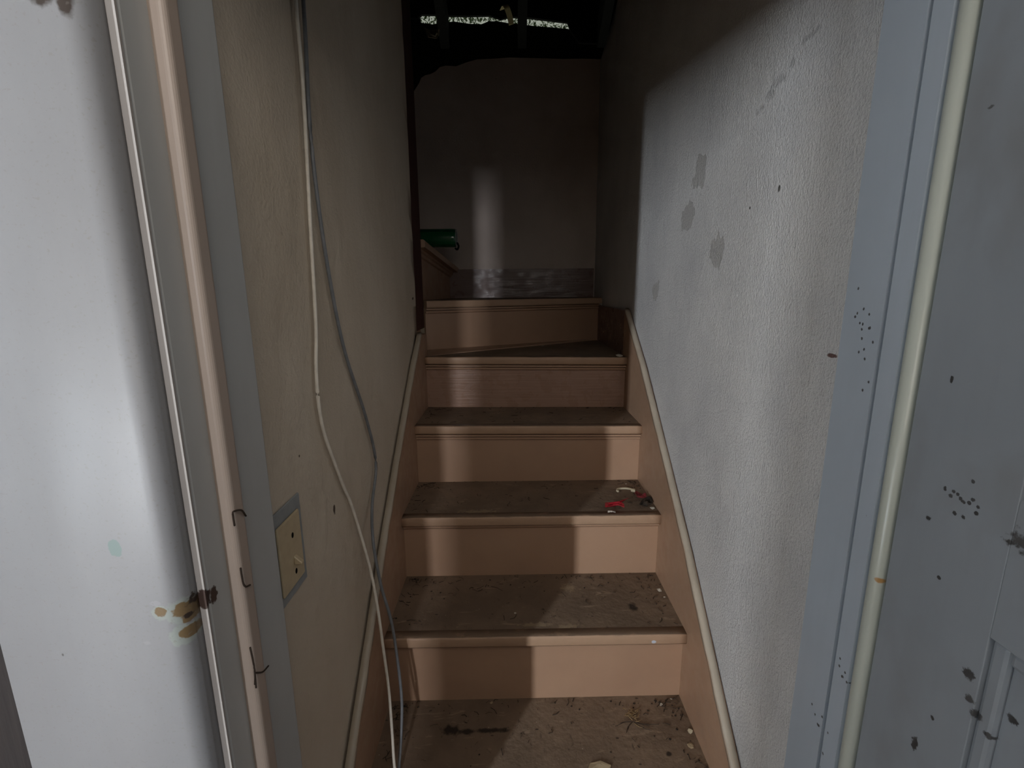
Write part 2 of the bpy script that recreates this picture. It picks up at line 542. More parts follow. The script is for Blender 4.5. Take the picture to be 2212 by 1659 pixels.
structure('wall_room_left', bm, MAT['room'])
bm = NB()
for a in ((-2.81, -2.75, 0.64, 1.96), (-1.65, -1.59, 0.64, 1.96), (-2.75, -1.65, 0.64, 0.70), (-2.75, -1.65, 1.90, 1.96)):
    box(bm, -3.32, -3.27, *a)
structure('window_4', bm, MAT['casing'])  # made-up frame around the added side fill
bm = NB(); box(bm, 1.7, 1.8, -4.3, -0.455, FLOOR, 2.30); structure('wall_room_right', bm, MAT['room'])
for i, (x0, x1, y, z0, z1) in enumerate(((-2.56, -2.38, -4.13, 0.62, 2.18), (-0.64, -0.48, -4.13, 0.98, 1.52), (-0.19, 0.52, -1.51, 1.28, 2.08))):
    bm = NB()
    for a in ((x0 - 0.05, x0, z0 - 0.05, z1 + 0.05), (x1, x1 + 0.05, z0 - 0.05, z1 + 0.05)):
        if i == 2 and a[0] < x0: a = (x0 - 0.03, x0, a[2], a[3])
        box(bm, a[0], a[1], y - 0.01, y + 0.03, a[2], a[3])
    box(bm, x0, x1, y - 0.01, y + 0.03, z0 - 0.05, z0)
    box(bm, x0, x1, y - 0.01, y + 0.03, z1, z1 + 0.05)
    structure('window_%d' % (i + 1), bm, MAT['casing'])  # the one in the partition is made up, framing the added fill

# wall around the doorway (its dark panelling shows left of the white casing)
HEAD = 1.42
bm = NB()
box(bm, -3.3, -0.41, -0.595, -0.459, FLOOR, 2.45)
box(bm, 0.41, 1.7, -0.595, -0.459, FLOOR, 2.45)
box(bm, -0.41, 0.41, -0.595, -0.459, HEAD + 0.03, 2.45)
structure('wall_front', bm, MAT['panel_wall'], None, 'dark panelled wall around the doorway')


def plaster_slab(name, outline, xface, xback, mat, label, seed, amp=0.0025):
    """plastered wall standing in a plane of constant x: outline in (y, z), face subdivided and slightly uneven"""
    bm = NB()
    prism(bm, outline, 'x', xface, xback)
    bm.faces.ensure_lookup_table()
    for y in [i * 0.06 for i in range(-9, 27)]:
        bmesh.ops.bisect_plane(bm, geom=bm.verts[:] + bm.edges[:] + bm.faces[:], plane_co=(0, y + 0.003, 0), plane_no=(0, 1, 0))
    for z in [i * 0.08 for i in range(-6, 32)]:
        bmesh.ops.bisect_plane(bm, geom=bm.verts[:] + bm.edges[:] + bm.faces[:], plane_co=(0, 0, z + 0.003), plane_no=(0, 0, 1))
    s = 1 if xface < 0 else -1
    for v in bm.verts:
        if abs(v.co.x - xface) < 1e-6:
            v.co.x -= s * abs(noise.noise((v.co.y * 5 + seed, v.co.z * 4, seed))) * amp
    o = structure(name, bm, mat, None, label)
    for p in o.data.polygons:
        p.use_smooth = abs(p.normal.x) > 0.9
    return o


random.seed(3)
edge = [(0.664 + random.uniform(-0.004, 0.004) - (0.006 if z < 0.95 else 0), z) for z in [0.87 + 0.045 * i for i in range(35)]]
plaster_slab('wall_left', [(-0.455, -0.5), (0.64, -0.5), (0.655, 0.86)] + edge + [(0.66, 2.45), (-0.455, 2.45)], -0.388, -0.47, MAT['left'],
             'cream plastered stairwell wall carrying the hanging cables', 1.3)
plaster_slab('wall_right', [(-0.459, -0.5), (1.54, -0.5), (1.54, 2.085), (1.50, 2.10), (1.42, 2.112), (1.33, 2.13), (1.24, 2.14), (1.148, 2.163), (0.98, 2.22), (0.75, 2.45), (-0.459, 2.45)],
             0.388, 0.47, MAT['right'], 'rough trowelled pale grey stairwell wall', 4.1, 0.003)

# back wall plaster with its broken upper edge, on dark backing
bm = NB()
top = [(0.388, 2.106), (0.30, 2.109), (0.21, 2.108), (0.127, 2.111), (0.03, 2.114), (-0.052, 2.116), (-0.12, 2.112), (-0.208, 2.109), (-0.253, 2.098),
       (-0.31, 2.080), (-0.36, 2.083), (-0.388, 2.077), (-0.41, 2.058), (-0.434, 2.047), (-0.46, 2.042), (-0.48, 2.031), (-0.492, 2.007), (-0.52, 1.97), (-0.75, 1.96), (-1.35, 1.96)]
prism(bm, [(-1.35, -0.5), (0.47, -0.5), (0.47, 2.106)] + top, 'y', 1.510, 1.522)
structure('wall_back', bm, MAT['back'], None, 'dim plastered wall at the head of the flight, top edge broken')
bm = NB(); box(bm, -1.5, 1.3, 1.522, 1.60, -0.5, 2.16)
structure('trim_1', bm, MAT['attic'], None, 'dark bare timber backing and top plate above the broken plaster')
bm = NB()
box(bm, -1.40, -1.35, 0.40, 1.522, -0.5, 2.45)
box(bm, -1.40, -0.478, 0.40, 0.50, -0.5, 2.45)
structure('wall_landing', bm, MAT['back'])

# attic shell: roof deck falling to the eave, gables
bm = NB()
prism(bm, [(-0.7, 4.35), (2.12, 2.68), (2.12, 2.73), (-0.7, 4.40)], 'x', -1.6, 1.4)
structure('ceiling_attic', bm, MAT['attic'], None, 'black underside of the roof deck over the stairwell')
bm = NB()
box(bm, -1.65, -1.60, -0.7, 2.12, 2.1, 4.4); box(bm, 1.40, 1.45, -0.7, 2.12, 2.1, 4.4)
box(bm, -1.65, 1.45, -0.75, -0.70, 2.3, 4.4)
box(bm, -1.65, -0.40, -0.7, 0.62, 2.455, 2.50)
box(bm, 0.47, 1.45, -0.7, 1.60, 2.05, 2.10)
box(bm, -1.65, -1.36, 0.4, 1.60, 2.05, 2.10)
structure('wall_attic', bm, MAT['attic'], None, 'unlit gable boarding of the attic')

# ------------------------------------------------------------------ doorway: casing, jambs, stops, door
bm = NB()
box(bm, -0.540, -0.362, -0.617, -0.595, FLOOR, HEAD + 0.20)
bevel(bm, 0.018, 6, lambda e: all(v.co.x > -0.37 and v.co.y < -0.61 for v in e.verts))
structure('trim_2', bm, MAT['casing'], None, 'white chipped door casing board with brown bare patches at latch height')
for p in bpy.data.objects['trim_2'].data.polygons:
    p.use_smooth = abs(p.normal.z) < 0.5

bm = NB()
box(bm, -0.392, -0.355, -0.593, -0.456, FLOOR, HEAD + 0.03)
bevel(bm, 0.004, 2, lambda e: all(v.co.x > -0.36 for v in e.verts) and abs(e.verts[0].co.z - e.verts[1].co.z) > 1)
j = structure('trim_3', bm, MAT['jamb'], None, 'grey latch-side door jamb with gouged strike')
bm = NB()
box(bm, -0.356, -0.3415, -0.558, -0.534, FLOOR, HEAD)
bevel(bm, 0.006, 5, lambda e: all(v.co.x > -0.345 for v in e.verts) and abs(e.verts[0].co.z - e.verts[1].co.z) > 1)
part('stop_bead', bm, MAT['tan_bead'], j, 'tan painted door stop', smooth=False)
bm = NB()
box(bm, -0.3565, -0.3542, -0.5335, -0.516, FLOOR, HEAD)
part('stop_strip', bm, MAT['jamb'], j)
bm = NB()
box(bm, -0.375, -0.3548, -0.5949, -0.5925, FLOOR, HEAD + 0.02)
part('jamb_edge', bm, MAT['edge'], j, 'pale front edge of the jamb')

bm = NB()
box(bm, 0.353, 0.392, -0.4905, -0.430, FLOOR, HEAD + 0.03)
j = structure('trim_4', bm, MAT['jamb_r'], None, 'blue-grey hinge-side door jamb board beside the rough wall')
bm = NB()
box(bm, 0.3525, 0.392, -0.5205, -0.497, FLOOR, HEAD + 0.03)
box(bm, 0.3655, 0.392, -0.5425, -0.4905, FLOOR, HEAD + 0.03)
part('jamb_rebate', bm, MAT['jamb_r'], j)
bm = NB()
prism(bm, [(0.3595 - 0.0075 * math.sin(math.pi * k / 10), -0.5300 - 0.0088 * math.cos(math.pi * k / 10)) for k in range(11)] + [(0.37, -0.5212), (0.37, -0.5388)], 'z', FLOOR, HEAD)
part('stop_bead', bm, MAT['pale_bead'], j, 'pale glossy half-round bead', smooth=True)
bm = NB()
box(bm, -0.392, 0.392, -0.593, -0.456, HEAD, HEAD + 0.03)
structure('trim_5', bm, MAT['jamb'], None, 'head jamb over the doorway')
bm = NB()
box(bm, -0.54, 0.54, -0.617, -0.595, HEAD + 0.02, HEAD + 0.20)
structure('trim_6', bm, MAT['casing'], None, 'head casing over the doorway')

# open door hung on the right jamb, swung back into the room
D = empty('door_1', (0.358, -0.545, FLOOR + 0.01), 'open blue-grey panelled door with dark grime and fly specks', None, 'structure')
X0, X1, Z0, Z1 = 0.358, 0.394, FLOOR + 0.01, HEAD - 0.01
def door_piece(name, y0, y1, z0, z1, x0=X0, x1=X1, lab=None, bv=0.0008):
    bm = NB(); box(bm, x0, x1, y0, y1, z0, z1)
    if bv: bevel(bm, bv, 2)
    return part(name, bm, MAT['door'], D, lab)
door_piece('stile', -0.653, -0.5435, Z0, Z1)
door_piece('stile', -1.256, -1.150, Z0, Z1)
door_piece('rail', -1.150, -0.653, Z0, Z0 + 0.20)
door_piece('rail', -1.150, -0.653, 0.718, 0.845)
door_piece('rail', -1.150, -0.653, Z1 - 0.11, Z1)
for z0, z1 in ((Z0 + 0.20, 0.718), (0.845, Z1 - 0.11)):
    door_piece('panel', -1.150, -0.653, z0, z1, X0 + 0.010, X1 - 0.010, None, 0)
    bm = NB()
    for (a, b, c, d) in ((-0.668, -0.653, z0, z1), (-1.150, -1.135, z0, z1), (-1.135, -0.668, z0, z0 + 0.015), (-1.135, -0.668, z1 - 0.015, z1)):
        box(bm, X0 + 0.003, X0 + 0.012, a, b, c, d)
    bevel(bm, 0.004, 2)
    part('panel_moulding', bm, MAT['door'], D)

# ------------------------------------------------------------------ staircase
ST = empty('staircase', (0, 0, FLOOR), 'tan painted wooden staircase with dirty worn treads, turning left at the top', 'staircase')
TILT = {-1: (0, 0), 0: (-0.0065, 0.005), 1: (-0.003, 0.0035), 2: (-0.0015, 0.0015), 3: (0.004, -0.001), 4: (0.002, -0.006)}


def tilt(vs, k):
    a, b = TILT.get(k, (0, 0))
    for v in vs:
        v.co.z += a + (b - a) * (v.co.x + HALF) / (2 * HALF)


def nose_profile(y, z, t):
    """rounded nosing seen from the side: (y, z) outline"""
    r = 0.0045
    pts = [(y + 0.028, z), (y + r, z)]
    pts += [(y + r - r * math.sin(a), z - r + r * math.cos(a)) for a in (0.5, 1.05, 1.57)]
    pts += [(y, z - t + 0.005), (y + 0.0025, z - t), (y + 0.028, z - t)]
    return pts


TH = 0.028
for k in range(-1, 5):
    zt = k * RISE
    yn = (k - 1) * RUN - NOSE
    yb = k * RUN
    # tread board
    bm = NB()
    if k < 4:
        v = box(bm, -HALF, HALF, yn + 0.028, yb + 0.012, zt - TH, zt - 0.0004)
    else:
        v = prism(bm, [(-HALF, yn + 0.028), (HALF, yn + 0.028), (HALF, 1.27), (0.33, 1.24), (-HALF + 0.02, yn + 0.033), (-HALF, yn + 0.030)], 'z', zt - TH, zt - 0.0004)
    tilt(bm.verts, k)
    tr = part('tread', bm, MAT['tread'], ST)
    bm = NB()
    prism(bm, nose_profile(yn, zt, TH), 'x', -HALF, HALF)
    bmesh.ops.subdivide_edges(bm, edges=[e for e in bm.edges if abs(e.verts[0].co.x - e.verts[1].co.x) > 0.5], cuts=36, use_grid_fill=False)
    for v in bm.verts:
        if v.co.z > zt - 0.008 and v.co.y < yn + 0.01:
            v.co.z -= max(0, noise.noise((v.co.x * 9, k * 3.1, 0))) * 0.0022
            v.co.y += abs(noise.noise((v.co.x * 23, k * 1.7, 5))) * 0.0015
    tilt(bm.verts, k)
    part('nosing', bm, MAT['nosing'], tr, 'painted front edge of the tread', smooth=True)
    # riser below the nose of this tread
    yr = (k - 1) * RUN
    bm = NB()
    box(bm, -HALF, HALF, yr, yr + 0.018, (k - 1) * RISE - 0.01, zt - TH)
    rs = part('riser', bm, MAT['riser_gloss'] if k == 4 else MAT['riser'], ST)
    # scotia moulding under the nose, in two beads on the upper steps
    bm = NB()
    zb = zt - TH
    if k >= 3:
        prof = [(yr, zb - 0.0005), (yr - 0.005, zb - 0.0005), (yr - 0.003, zb - 0.0035), (yr - 0.0165, zb - 0.0035), (yr - 0.0165, zb - 0.009), (yr - 0.003, zb - 0.0095), (yr - 0.003, zb - 0.0125), (yr - 0.011, zb - 0.013), (yr - 0.010, zb - 0.020), (yr - 0.003, zb - 0.023), (yr, zb - 0.023)]
    elif k == 2:
        prof = [(yr, zb - 0.0005), (yr - 0.006, zb - 0.0005), (yr - 0.006, zb - 0.003), (yr - 0.013, zb - 0.003), (yr - 0.013, zb - 0.008), (yr - 0.007, zb - 0.012), (yr - 0.003, zb - 0.016), (yr, zb - 0.017)]
    else:
        prof = [(yr, zb - 0.0005), (yr - 0.006, zb - 0.0005), (yr - 0.006, zb - 0.002), (yr - 0.010, zb - 0.002), (yr - 0.009, zb - 0.007), (yr - 0.002, zb - 0.010), (yr, zb - 0.010)]
    prism(bm, prof, 'x', -HALF + 0.001, HALF - 0.001)
    tilt(bm.verts, k)
    part('moulding', bm, MAT['riser'], rs)

# wedge board closing the winder tread behind the joint
Z4 = 4 * RISE
bm = NB()
prism(bm, [(-HALF, 0.690), (-HALF + 0.02, 0.700), (0.335, 1.248), (0.30, 1.262), (-0.40, 0.885), (-0.40, 0.722), (-HALF, 0.722)], 'z', Z4 - TH, Z4 + 0.0025)
part('tread', bm, MAT['skirt'], ST, 'paler wedge board of the winder tread')

# winder riser 5 (set diagonally) with its tread
A5, B5 = Vector((-0.393, 0.864, 0)), Vector((0.368, 1.262, 0))
d5 = (B5 - A5).normalized()
n5 = Vector((d5.y, -d5.x, 0))              # towards the camera
Z5 = 0.9775
def ext5(prof, name, mat, parent, e0=0.0, e1=0.0, label=None, smooth=False):
    """prof: (towards camera, z)"""
    bm = NB()
    a = [bm.verts.new(A5 - d5 * e0 + n5 * p + Vector((0, 0, z))) for p, z in prof]
    b = [bm.verts.new(B5 + d5 * e1 + n5 * p + Vector((0, 0, z))) for p, z in prof]
    bm.faces.new(a); bm.faces.new(b[::-1])
    for i in range(len(prof)):
        bm.faces.new((a[i], b[i], b[(i + 1) % len(prof)], a[(i + 1) % len(prof)]))
    return part(name, bm, mat, parent, label, None, smooth)
r5 = ext5([(0, Z4 - 0.02), (0, Z5 - TH), (-0.018, Z5 - TH), (-0.018, Z4 - 0.02)], 'riser', MAT['riser'], ST)
ext5([(0, Z5 - TH), (0.003, Z5 - TH), (0.003, Z5 - TH - 0.0035), (0.017, Z5 - TH - 0.0035), (0.017, Z5 - TH - 0.009), (0.003, Z5 - TH - 0.0095), (0.003, Z5 - TH - 0.0125), (0.011, Z5 - TH - 0.013), (0.010, Z5 - TH - 0.020), (0.003, Z5 - TH - 0.023), (0, Z5 - TH - 0.023)], 'moulding', MAT['riser'], r5)
bm = NB()
q = A5 - n5 * 0.005; w = B5 - n5 * 0.005
prism(bm, [(q.x, q.y), (w.x, w.y), (0.388, 1.30), (0.388, 1.508), (-0.42, 1.508), (-0.46, 0.90)], 'z', Z5 - TH, Z5 - 0.0004)
t5 = part('tread', bm, MAT['tread'], ST)
pr = [(-(y - 0.0) + 0.024, z) for y, z in nose_profile(0, Z5, TH)]
ext5(pr, 'nosing', MAT['nosing'], t5, 0.0, 0.0, 'painted front edge of the tread')

# riser 6 and tread 6: the flight turns left; the nosing has sagged towards the back wall
N0, N1 = Vector((-0.388, 0.895, 1.213)), Vector((-0.326, 1.509, 1.136))
dN = N1 - N0
def loft6(prof, name, mat, parent, label=None):
    """prof: (x offset, z offset) measured from the nosing arris"""
    bm = NB()
    a = [bm.verts.new(N0 + Vector((p, 0, z))) for p, z in prof]
    b = [bm.verts.new(N1 + Vector((p, 0, z))) for p, z in prof]
    bm.faces.new(a); bm.faces.new(b[::-1])
    for i in range(len(prof)):
        bm.faces.new((a[i], b[i], b[(i + 1) % len(prof)], a[(i + 1) % len(prof)]))
    return part(name, bm, mat, parent, label)
t6 = loft6([(-0.028, 0), (-0.9, 0), (-0.9, -0.03), (-0.028, -0.03)], 'tread', MAT['tread'], ST)
loft6([(-0.028, 0), (-0.006, 0), (0, -0.006), (0, -0.03), (-0.028, -0.03)], 'nosing', MAT['nosing'], t6, 'painted front edge of the tread')
r6 = loft6([(-0.043, -0.03), (-0.043, -0.25), (-0.06, -0.25), (-0.06, -0.03)], 'riser', MAT['riser'], ST)
loft6([(-0.043, -0.03), (-0.024, -0.03), (-0.024, -0.038), (-0.031, -0.042), (-0.034, -0.052), (-0.043, -0.056)], 'moulding', MAT['riser'], r6)

# skirt boards along both walls
def skirt(name, top, x0, x1, yend, label):
    bm = NB()
    pts = top + [(yend, -0.5), (top[0][0], -0.5)]
    prism(bm, pts, 'x', x0, x1)
    o = part(name, bm, MAT['skirt'], ST, label)
    # rounded cap along the upper edge
    bm = NB()
    sgn = 1 if x1 > 0 else -1
    xi, xo = (x0, x1) if abs(x0) < abs(x1) else (x1, x0)
    P = []
    dense = []
    for (a, b) in zip(top[:-1], top[1:]):
        n = max(2, int(math.dist(a, b) / 0.02))
        dense += [(a[0] + (b[0] - a[0]) * i / n, a[1] + (b[1] - a[1]) * i / n) for i in range(n)]
    dense.append(top[-1])
    rings = []
    for i, (y, z) in enumerate(dense):
        w = noise.noise((y * 30, 0.3, xi * 5)) * 0.0012
        rings.append([bm.verts.new((xi + sgn * dx - sgn * 0.001 + (sgn * w if dx < 0.01 else 0), y, z + dz + w)) for dx, dz in ((0, -0.004), (0.003, 0.004), (0.010, 0.006), (0.018, 0.004), (0.020, -0.004))])
    for a, b in zip(rings[:-1], rings[1:]):
        for i in range(5):
            bm.faces.new((a[i], b[i], b[(i + 1) % 5], a[(i + 1) % 5]))
    bm.faces.new(rings[0]); bm.faces.new(rings[-1][::-1])
    part('cap', bm, MAT['cap'], o, 'scuffed pale upper edge', smooth=True)
    return o

LT = [(-0.455, -0.09), (-0.262, 0.105), (0.045, 0.394), (0.228, 0.553), (0.515, 0.785), (0.638, 0.868)]
RT = [(-0.428, -0.06), (-0.266, 0.100), (0.03, 0.385), (0.222, 0.550), (0.485, 0.768), (0.735, 0.942)]
skirt('skirt_board', LT, -0.384, -HALF, 0.638, 'sloping skirt board against the cream wall')
skirt('skirt_board', RT, HALF, 0.3855, 0.735, 'sloping skirt board against the rough grey wall')
bm = NB()
box(bm, HALF, 0.3855, 0.735, 1.30, -0.5, 0.940)
bevel(bm, 0.002, 1)
part('skirt_board', bm, MAT['gloss'], ST, 'level skirt board beside the winder tread')
# skirt closing the stair below the landing left of the post
bm = NB(); box(bm, -0.386, -HALF, 0.638, 0.722, -0.5, 0.862)
part('skirt_board', bm, MAT['skirt'], ST)

# board along the foot of the back wall
bm = NB()
box(bm, -0.372, 0.380, 1.490, 1.508, Z5 - 0.002, 1.124)
bmesh.ops.subdivide_edges(bm, edges=bm.edges[:], cuts=8, use_grid_fill=True)
for v in bm.verts:
    if v.co.y < 1.491:
        v.co.y -= abs(noise.noise((v.co.x * 8, v.co.z * 40, 2))) * 0.002
structure('baseboard_back', bm, MAT['gloss'], None, 'dark glossy board along the foot of the back wall')

# ------------------------------------------------------------------ post at the end of the left wall
bm = NB()
box(bm, -0.475, -0.392, 0.674, 0.832, 0.872, 2.45)
bevel(bm, 0.004, 2)
obj('post', bm, MAT['stud'], None, 'dark red-brown bare timber post at the end of the cream wall', 'post', None, None, loc=(-0.434, 0.737, 0.872))
bm = NB()
box(bm, -0.475, -0.402, 0.66, 0.80, -0.5, 0.872)
structure('wall_stair_end', bm, MAT['skirt'])

# ------------------------------------------------------------------ eaves: rafters, boards, daylight gap
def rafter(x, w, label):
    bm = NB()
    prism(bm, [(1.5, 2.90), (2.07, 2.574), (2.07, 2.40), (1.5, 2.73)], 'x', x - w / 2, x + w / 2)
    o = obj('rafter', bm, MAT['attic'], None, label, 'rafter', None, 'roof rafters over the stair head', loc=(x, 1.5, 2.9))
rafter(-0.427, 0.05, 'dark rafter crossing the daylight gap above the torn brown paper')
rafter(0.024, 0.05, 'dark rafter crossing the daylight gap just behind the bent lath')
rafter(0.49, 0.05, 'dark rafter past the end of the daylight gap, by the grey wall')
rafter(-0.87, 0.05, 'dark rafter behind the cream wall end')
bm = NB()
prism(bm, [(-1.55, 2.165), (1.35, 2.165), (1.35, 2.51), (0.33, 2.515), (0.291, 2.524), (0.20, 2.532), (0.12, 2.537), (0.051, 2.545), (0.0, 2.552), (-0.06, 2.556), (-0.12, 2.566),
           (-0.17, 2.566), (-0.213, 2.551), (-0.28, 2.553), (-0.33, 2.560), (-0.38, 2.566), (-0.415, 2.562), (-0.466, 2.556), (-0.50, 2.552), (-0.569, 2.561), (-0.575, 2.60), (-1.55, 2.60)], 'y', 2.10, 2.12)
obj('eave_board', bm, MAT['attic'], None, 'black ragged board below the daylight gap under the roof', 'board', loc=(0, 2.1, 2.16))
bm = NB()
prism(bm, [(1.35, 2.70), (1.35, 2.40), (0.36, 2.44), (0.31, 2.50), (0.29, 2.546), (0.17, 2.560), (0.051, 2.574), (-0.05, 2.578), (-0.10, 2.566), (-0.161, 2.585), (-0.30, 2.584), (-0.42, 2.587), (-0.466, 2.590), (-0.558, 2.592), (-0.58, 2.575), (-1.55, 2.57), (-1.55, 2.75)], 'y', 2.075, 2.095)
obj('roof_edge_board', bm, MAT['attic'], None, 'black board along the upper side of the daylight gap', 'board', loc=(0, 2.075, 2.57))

# bent lath and torn paper caught in the eaves
bm = NB()
path = catmull([(-0.038, 1.90, 2.45), (-0.048, 1.885, 2.485), (-0.062, 1.87, 2.515), (-0.074, 1.875, 2.530), (-0.088, 1.90, 2.522)], 6)
ring = []
for i, p in enumerate(path):
    ring.append([bm.verts.new(p + Vector((dx, dy, 0.3 * dx))) for dx, dy in ((-0.014, 0), (0.014, 0), (0.014, 0.003), (-0.014, 0.003))])
for a, b in zip(ring[:-1], ring[1:]):
    for i in range(4):
        bm.faces.new((a[i], a[(i + 1) % 4], b[(i + 1) % 4], b[i]))
bm.faces.new(ring[0]); bm.faces.new(ring[-1][::-1])
obj('bent_lath', bm, MAT['lath'], None, 'curled pale strip of wood sticking up into the daylight gap', 'wood strip', loc=(-0.038, 1.90, 2.45))


def crumple(outline, z0, amp, thick, seed, n=5):
    """thin torn sheet: outline in (x, y), folded, with thickness"""
    random.seed(seed)
    cx = sum(p[0] for p in outline) / len(outline); cy = sum(p[1] for p in outline) / len(outline)
    bm = NB()
    rings = []
    for k in range(n + 1):
        t = k / n
        row = []
        for i, p in enumerate(outline):
            x, y = cx + (p[0] - cx) * t, cy + (p[1] - cy) * t
            h = amp * (0.5 + noise.noise((x * 55 + seed, y * 55, seed)))
            row.append((x, y, z0 + max(0.0, h)))
        rings.append(row)
    top = [[bm.verts.new(p) for p in r] for r in rings[1:]]
    c = bm.verts.new((cx, cy, z0 + amp * 0.6))
    m = len(outline)
    for i in range(m):
        bm.faces.new((c, top[0][i], top[0][(i + 1) % m]))
    for a, b in zip(top[:-1], top[1:]):
        for i in range(m):
            bm.faces.new((a[i], b[i], b[(i + 1) % m], a[(i + 1) % m]))
    bmesh.ops.recalc_face_normals(bm, faces=bm.faces)
    bmesh.ops.solidify(bm, geom=bm.faces[:], thickness=thick)
    lo = min(v.co.z for v in bm.verts)
    for v in bm.verts:
        v.co.z += z0 - lo
    return bm


bm = crumple([(-0.485, 1.665), (-0.455, 1.675), (-0.41, 1.67), (-0.412, 1.70), (-0.425, 1.73), (-0.47, 1.72)], 0, 0.02, 0.001, 8)
for v in bm.verts:      # hangs upright from the rafter
    y = v.co.y
    v.co.y = 1.70 + v.co.z
    v.co.z = 2.34 - (y - 1.665) * 0.75
obj('torn_paper', bm, MAT['paper'], None, 'torn brown paper hanging below the daylight gap', 'paper', loc=(-0.45, 1.70, 2.34))

# foliage outside the eaves
random.seed(21)
bm = NB()
for i in range(2600):
    fy = random.uniform(2.25, 2.65)
    c = Vector((random.uniform(-1.1, 0.8), fy, 2.56 + 0.37 * (fy - 2.1) + random.uniform(-0.08, 0.10)))
    s = random.uniform(0.006, 0.014)
    a = Vector((random.gauss(0, 1), random.gauss(0, 1), random.gauss(0, 1))).normalized()
    b = a.orthogonal().normalized()
    v = [bm.verts.new(c + a * s * 1.6), bm.verts.new(c + b * s * 0.6), bm.verts.new(c - a * s * 1.4), bm.verts.new(c - b * s * 0.6)]
    bm.faces.new(v)
obj('foliage', bm, MAT['leaf'], None, 'leaves outdoors glimpsed through the gap under the roof', 'foliage', 'stuff')

# ------------------------------------------------------------------ switch plate on the left wall
SW = empty('switch_plate', (-0.388, -0.36, 0.63), 'cream switch plate on a grey backing plate, half hidden by the door jamb', 'switch')
bm = NB(); box(bm, -0.389, -0.3855, -0.418, -0.324, 0.563, 0.709)
bevel(bm, 0.001, 1); part('backing_plate', bm, MAT['plate_grey'], SW, 'grey oversized backing plate')
bm = NB(); box(bm, -0.3858, -0.3815, -0.405, -0.337, 0.580, 0.689)
bevel(bm, 0.0025, 3); part('cover_plate', bm, MAT['plate_cream'], SW, 'yellowed cream cover')
for z in (0.659, 0.600):
    bm = NB()
    prism(bm, [(-0.365 + 0.0032 * math.cos(a * math.pi / 6), z + 0.0045 * math.sin(a * math.pi / 6)) for a in range(12)], 'x', -0.3822, -0.3812)
    part('screw_hole', bm, MAT['black'], SW, 'empty dark screw hole')
bm = NB()
prism(bm, [(-0.3815, 0.612), (-0.3815, 0.627), (-0.370, 0.616), (-0.370, 0.613)], 'y', -0.369, -0.361)
bevel(bm, 0.001, 1); part('toggle', bm, MAT['plate_cream'], SW)

# ------------------------------------------------------------------ cables
def cable(name, pts, r, mat, label):
    bm = NB()
    P = catmull(pts, 8)
    tube(bm, P, r, 8)
    obj(name, bm, mat, None, label, 'cable', smooth=True, loc=pts[-1])
cable('cable', [(-0.382, -0.170, 2.44), (-0.382, -0.175, 1.80), (-0.382, -0.179, 1.458), (-0.381, -0.183, 1.326), (-0.382, -0.2, 1.112), (-0.382, -0.2125, 0.961), (-0.382, -0.2275, 0.888), (-0.382, -0.2300, 0.826), (-0.382, -0.2185, 0.772), (-0.381, -0.190, 0.710),
      (-0.381, -0.155, 0.645), (-0.379, -0.12, 0.579), (-0.361, -0.1, 0.44), (-0.345, -0.115, 0.351), (-0.334, -0.13, 0.261), (-0.322, -0.15, 0.175), (-0.315, -0.17, 0.089), (-0.309, -0.19, 0.041), (-0.303, -0.205, 0.004)], 0.0031, MAT['white_cable'],
      'thin white cable hanging down the cream wall onto the lowest tread')
cable('cable', [(-0.381, -0.140, 2.44), (-0.381, -0.145, 1.80), (-0.381, -0.151, 1.472), (-0.381, -0.167, 1.298), (-0.381, -0.162, 1.177), (-0.381, -0.137, 1.04), (-0.381, -0.089, 0.898), (-0.381, 0.009, 0.739), (-0.381, 0.06, 0.61),
      (-0.379, 0.004, 0.529), (-0.362, -0.06, 0.472), (-0.349, -0.07, 0.375), (-0.328, -0.08, 0.289), (-0.317, -0.09, 0.202), (-0.307, -0.11, 0.11), (-0.305, -0.14, 0.043), (-0.303, -0.180, 0.004)], 0.0034, MAT['grey_cable'],
      'grey cable hanging beside the white one and bulging over the skirt board')

# ------------------------------------------------------------------ green bottle lying on the upper tread
B = empty('bottle', (-0.40, 1.05, 1.194), 'green glass bottle lying on its side, base overhanging the upper left tread', 'bottle')
def lathe_x(prof, cy, cz, seg=28):
    bm = NB(); rings = []
    for x, r in prof:
        rings.append([bm.verts.new((x, cy + r * math.cos(2 * math.pi * k / seg), cz + r * math.sin(2 * math.pi * k / seg))) for k in range(seg)])
    for a, b in zip(rings[:-1], rings[1:]):
        for k in range(seg):
            bm.faces.new((a[k], a[(k + 1) % seg], b[(k + 1) % seg], b[k]))
    bm.faces.new(rings[0]); bm.faces.new(rings[-1][::-1])
    return bm
CZ = 1.2335
part('body', lathe_x([(-0.580, 0.0135), (-0.578, 0.0145), (-0.565, 0.0145), (-0.563, 0.013), (-0.50, 0.0138), (-0.475, 0.020), (-0.455, 0.031), (-0.44, 0.0355), (-0.43, 0.0375), (-0.30, 0.0378), (-0.288, 0.0372), (-0.283, 0.035), (-0.281, 0.032), (-0.290, 0.018), (-0.296, 0.004)], 1.05, CZ), MAT['glass'], B, 'green glass', smooth=True)
part('base_rim', lathe_x([(-0.2835, 0.0345), (-0.2815, 0.0362), (-0.2795, 0.0352), (-0.2795, 0.030), (-0.2835, 0.029)], 1.05, CZ), MAT['plate_grey'], B, 'pale scuffed base', smooth=True)
bm = NB(); tube(bm, catmull([(-0.286, 1.045, CZ - 0.03), (-0.277, 1.04, CZ - 0.022), (-0.272, 1.04, CZ - 0.035), (-0.279, 1.045, CZ - 0.047), (-0.287, 1.048, CZ - 0.041)], 5), 0.0045, 6)
part('label_scrap', bm, MAT['black'], B, 'black scrap hanging from the base', smooth=True)

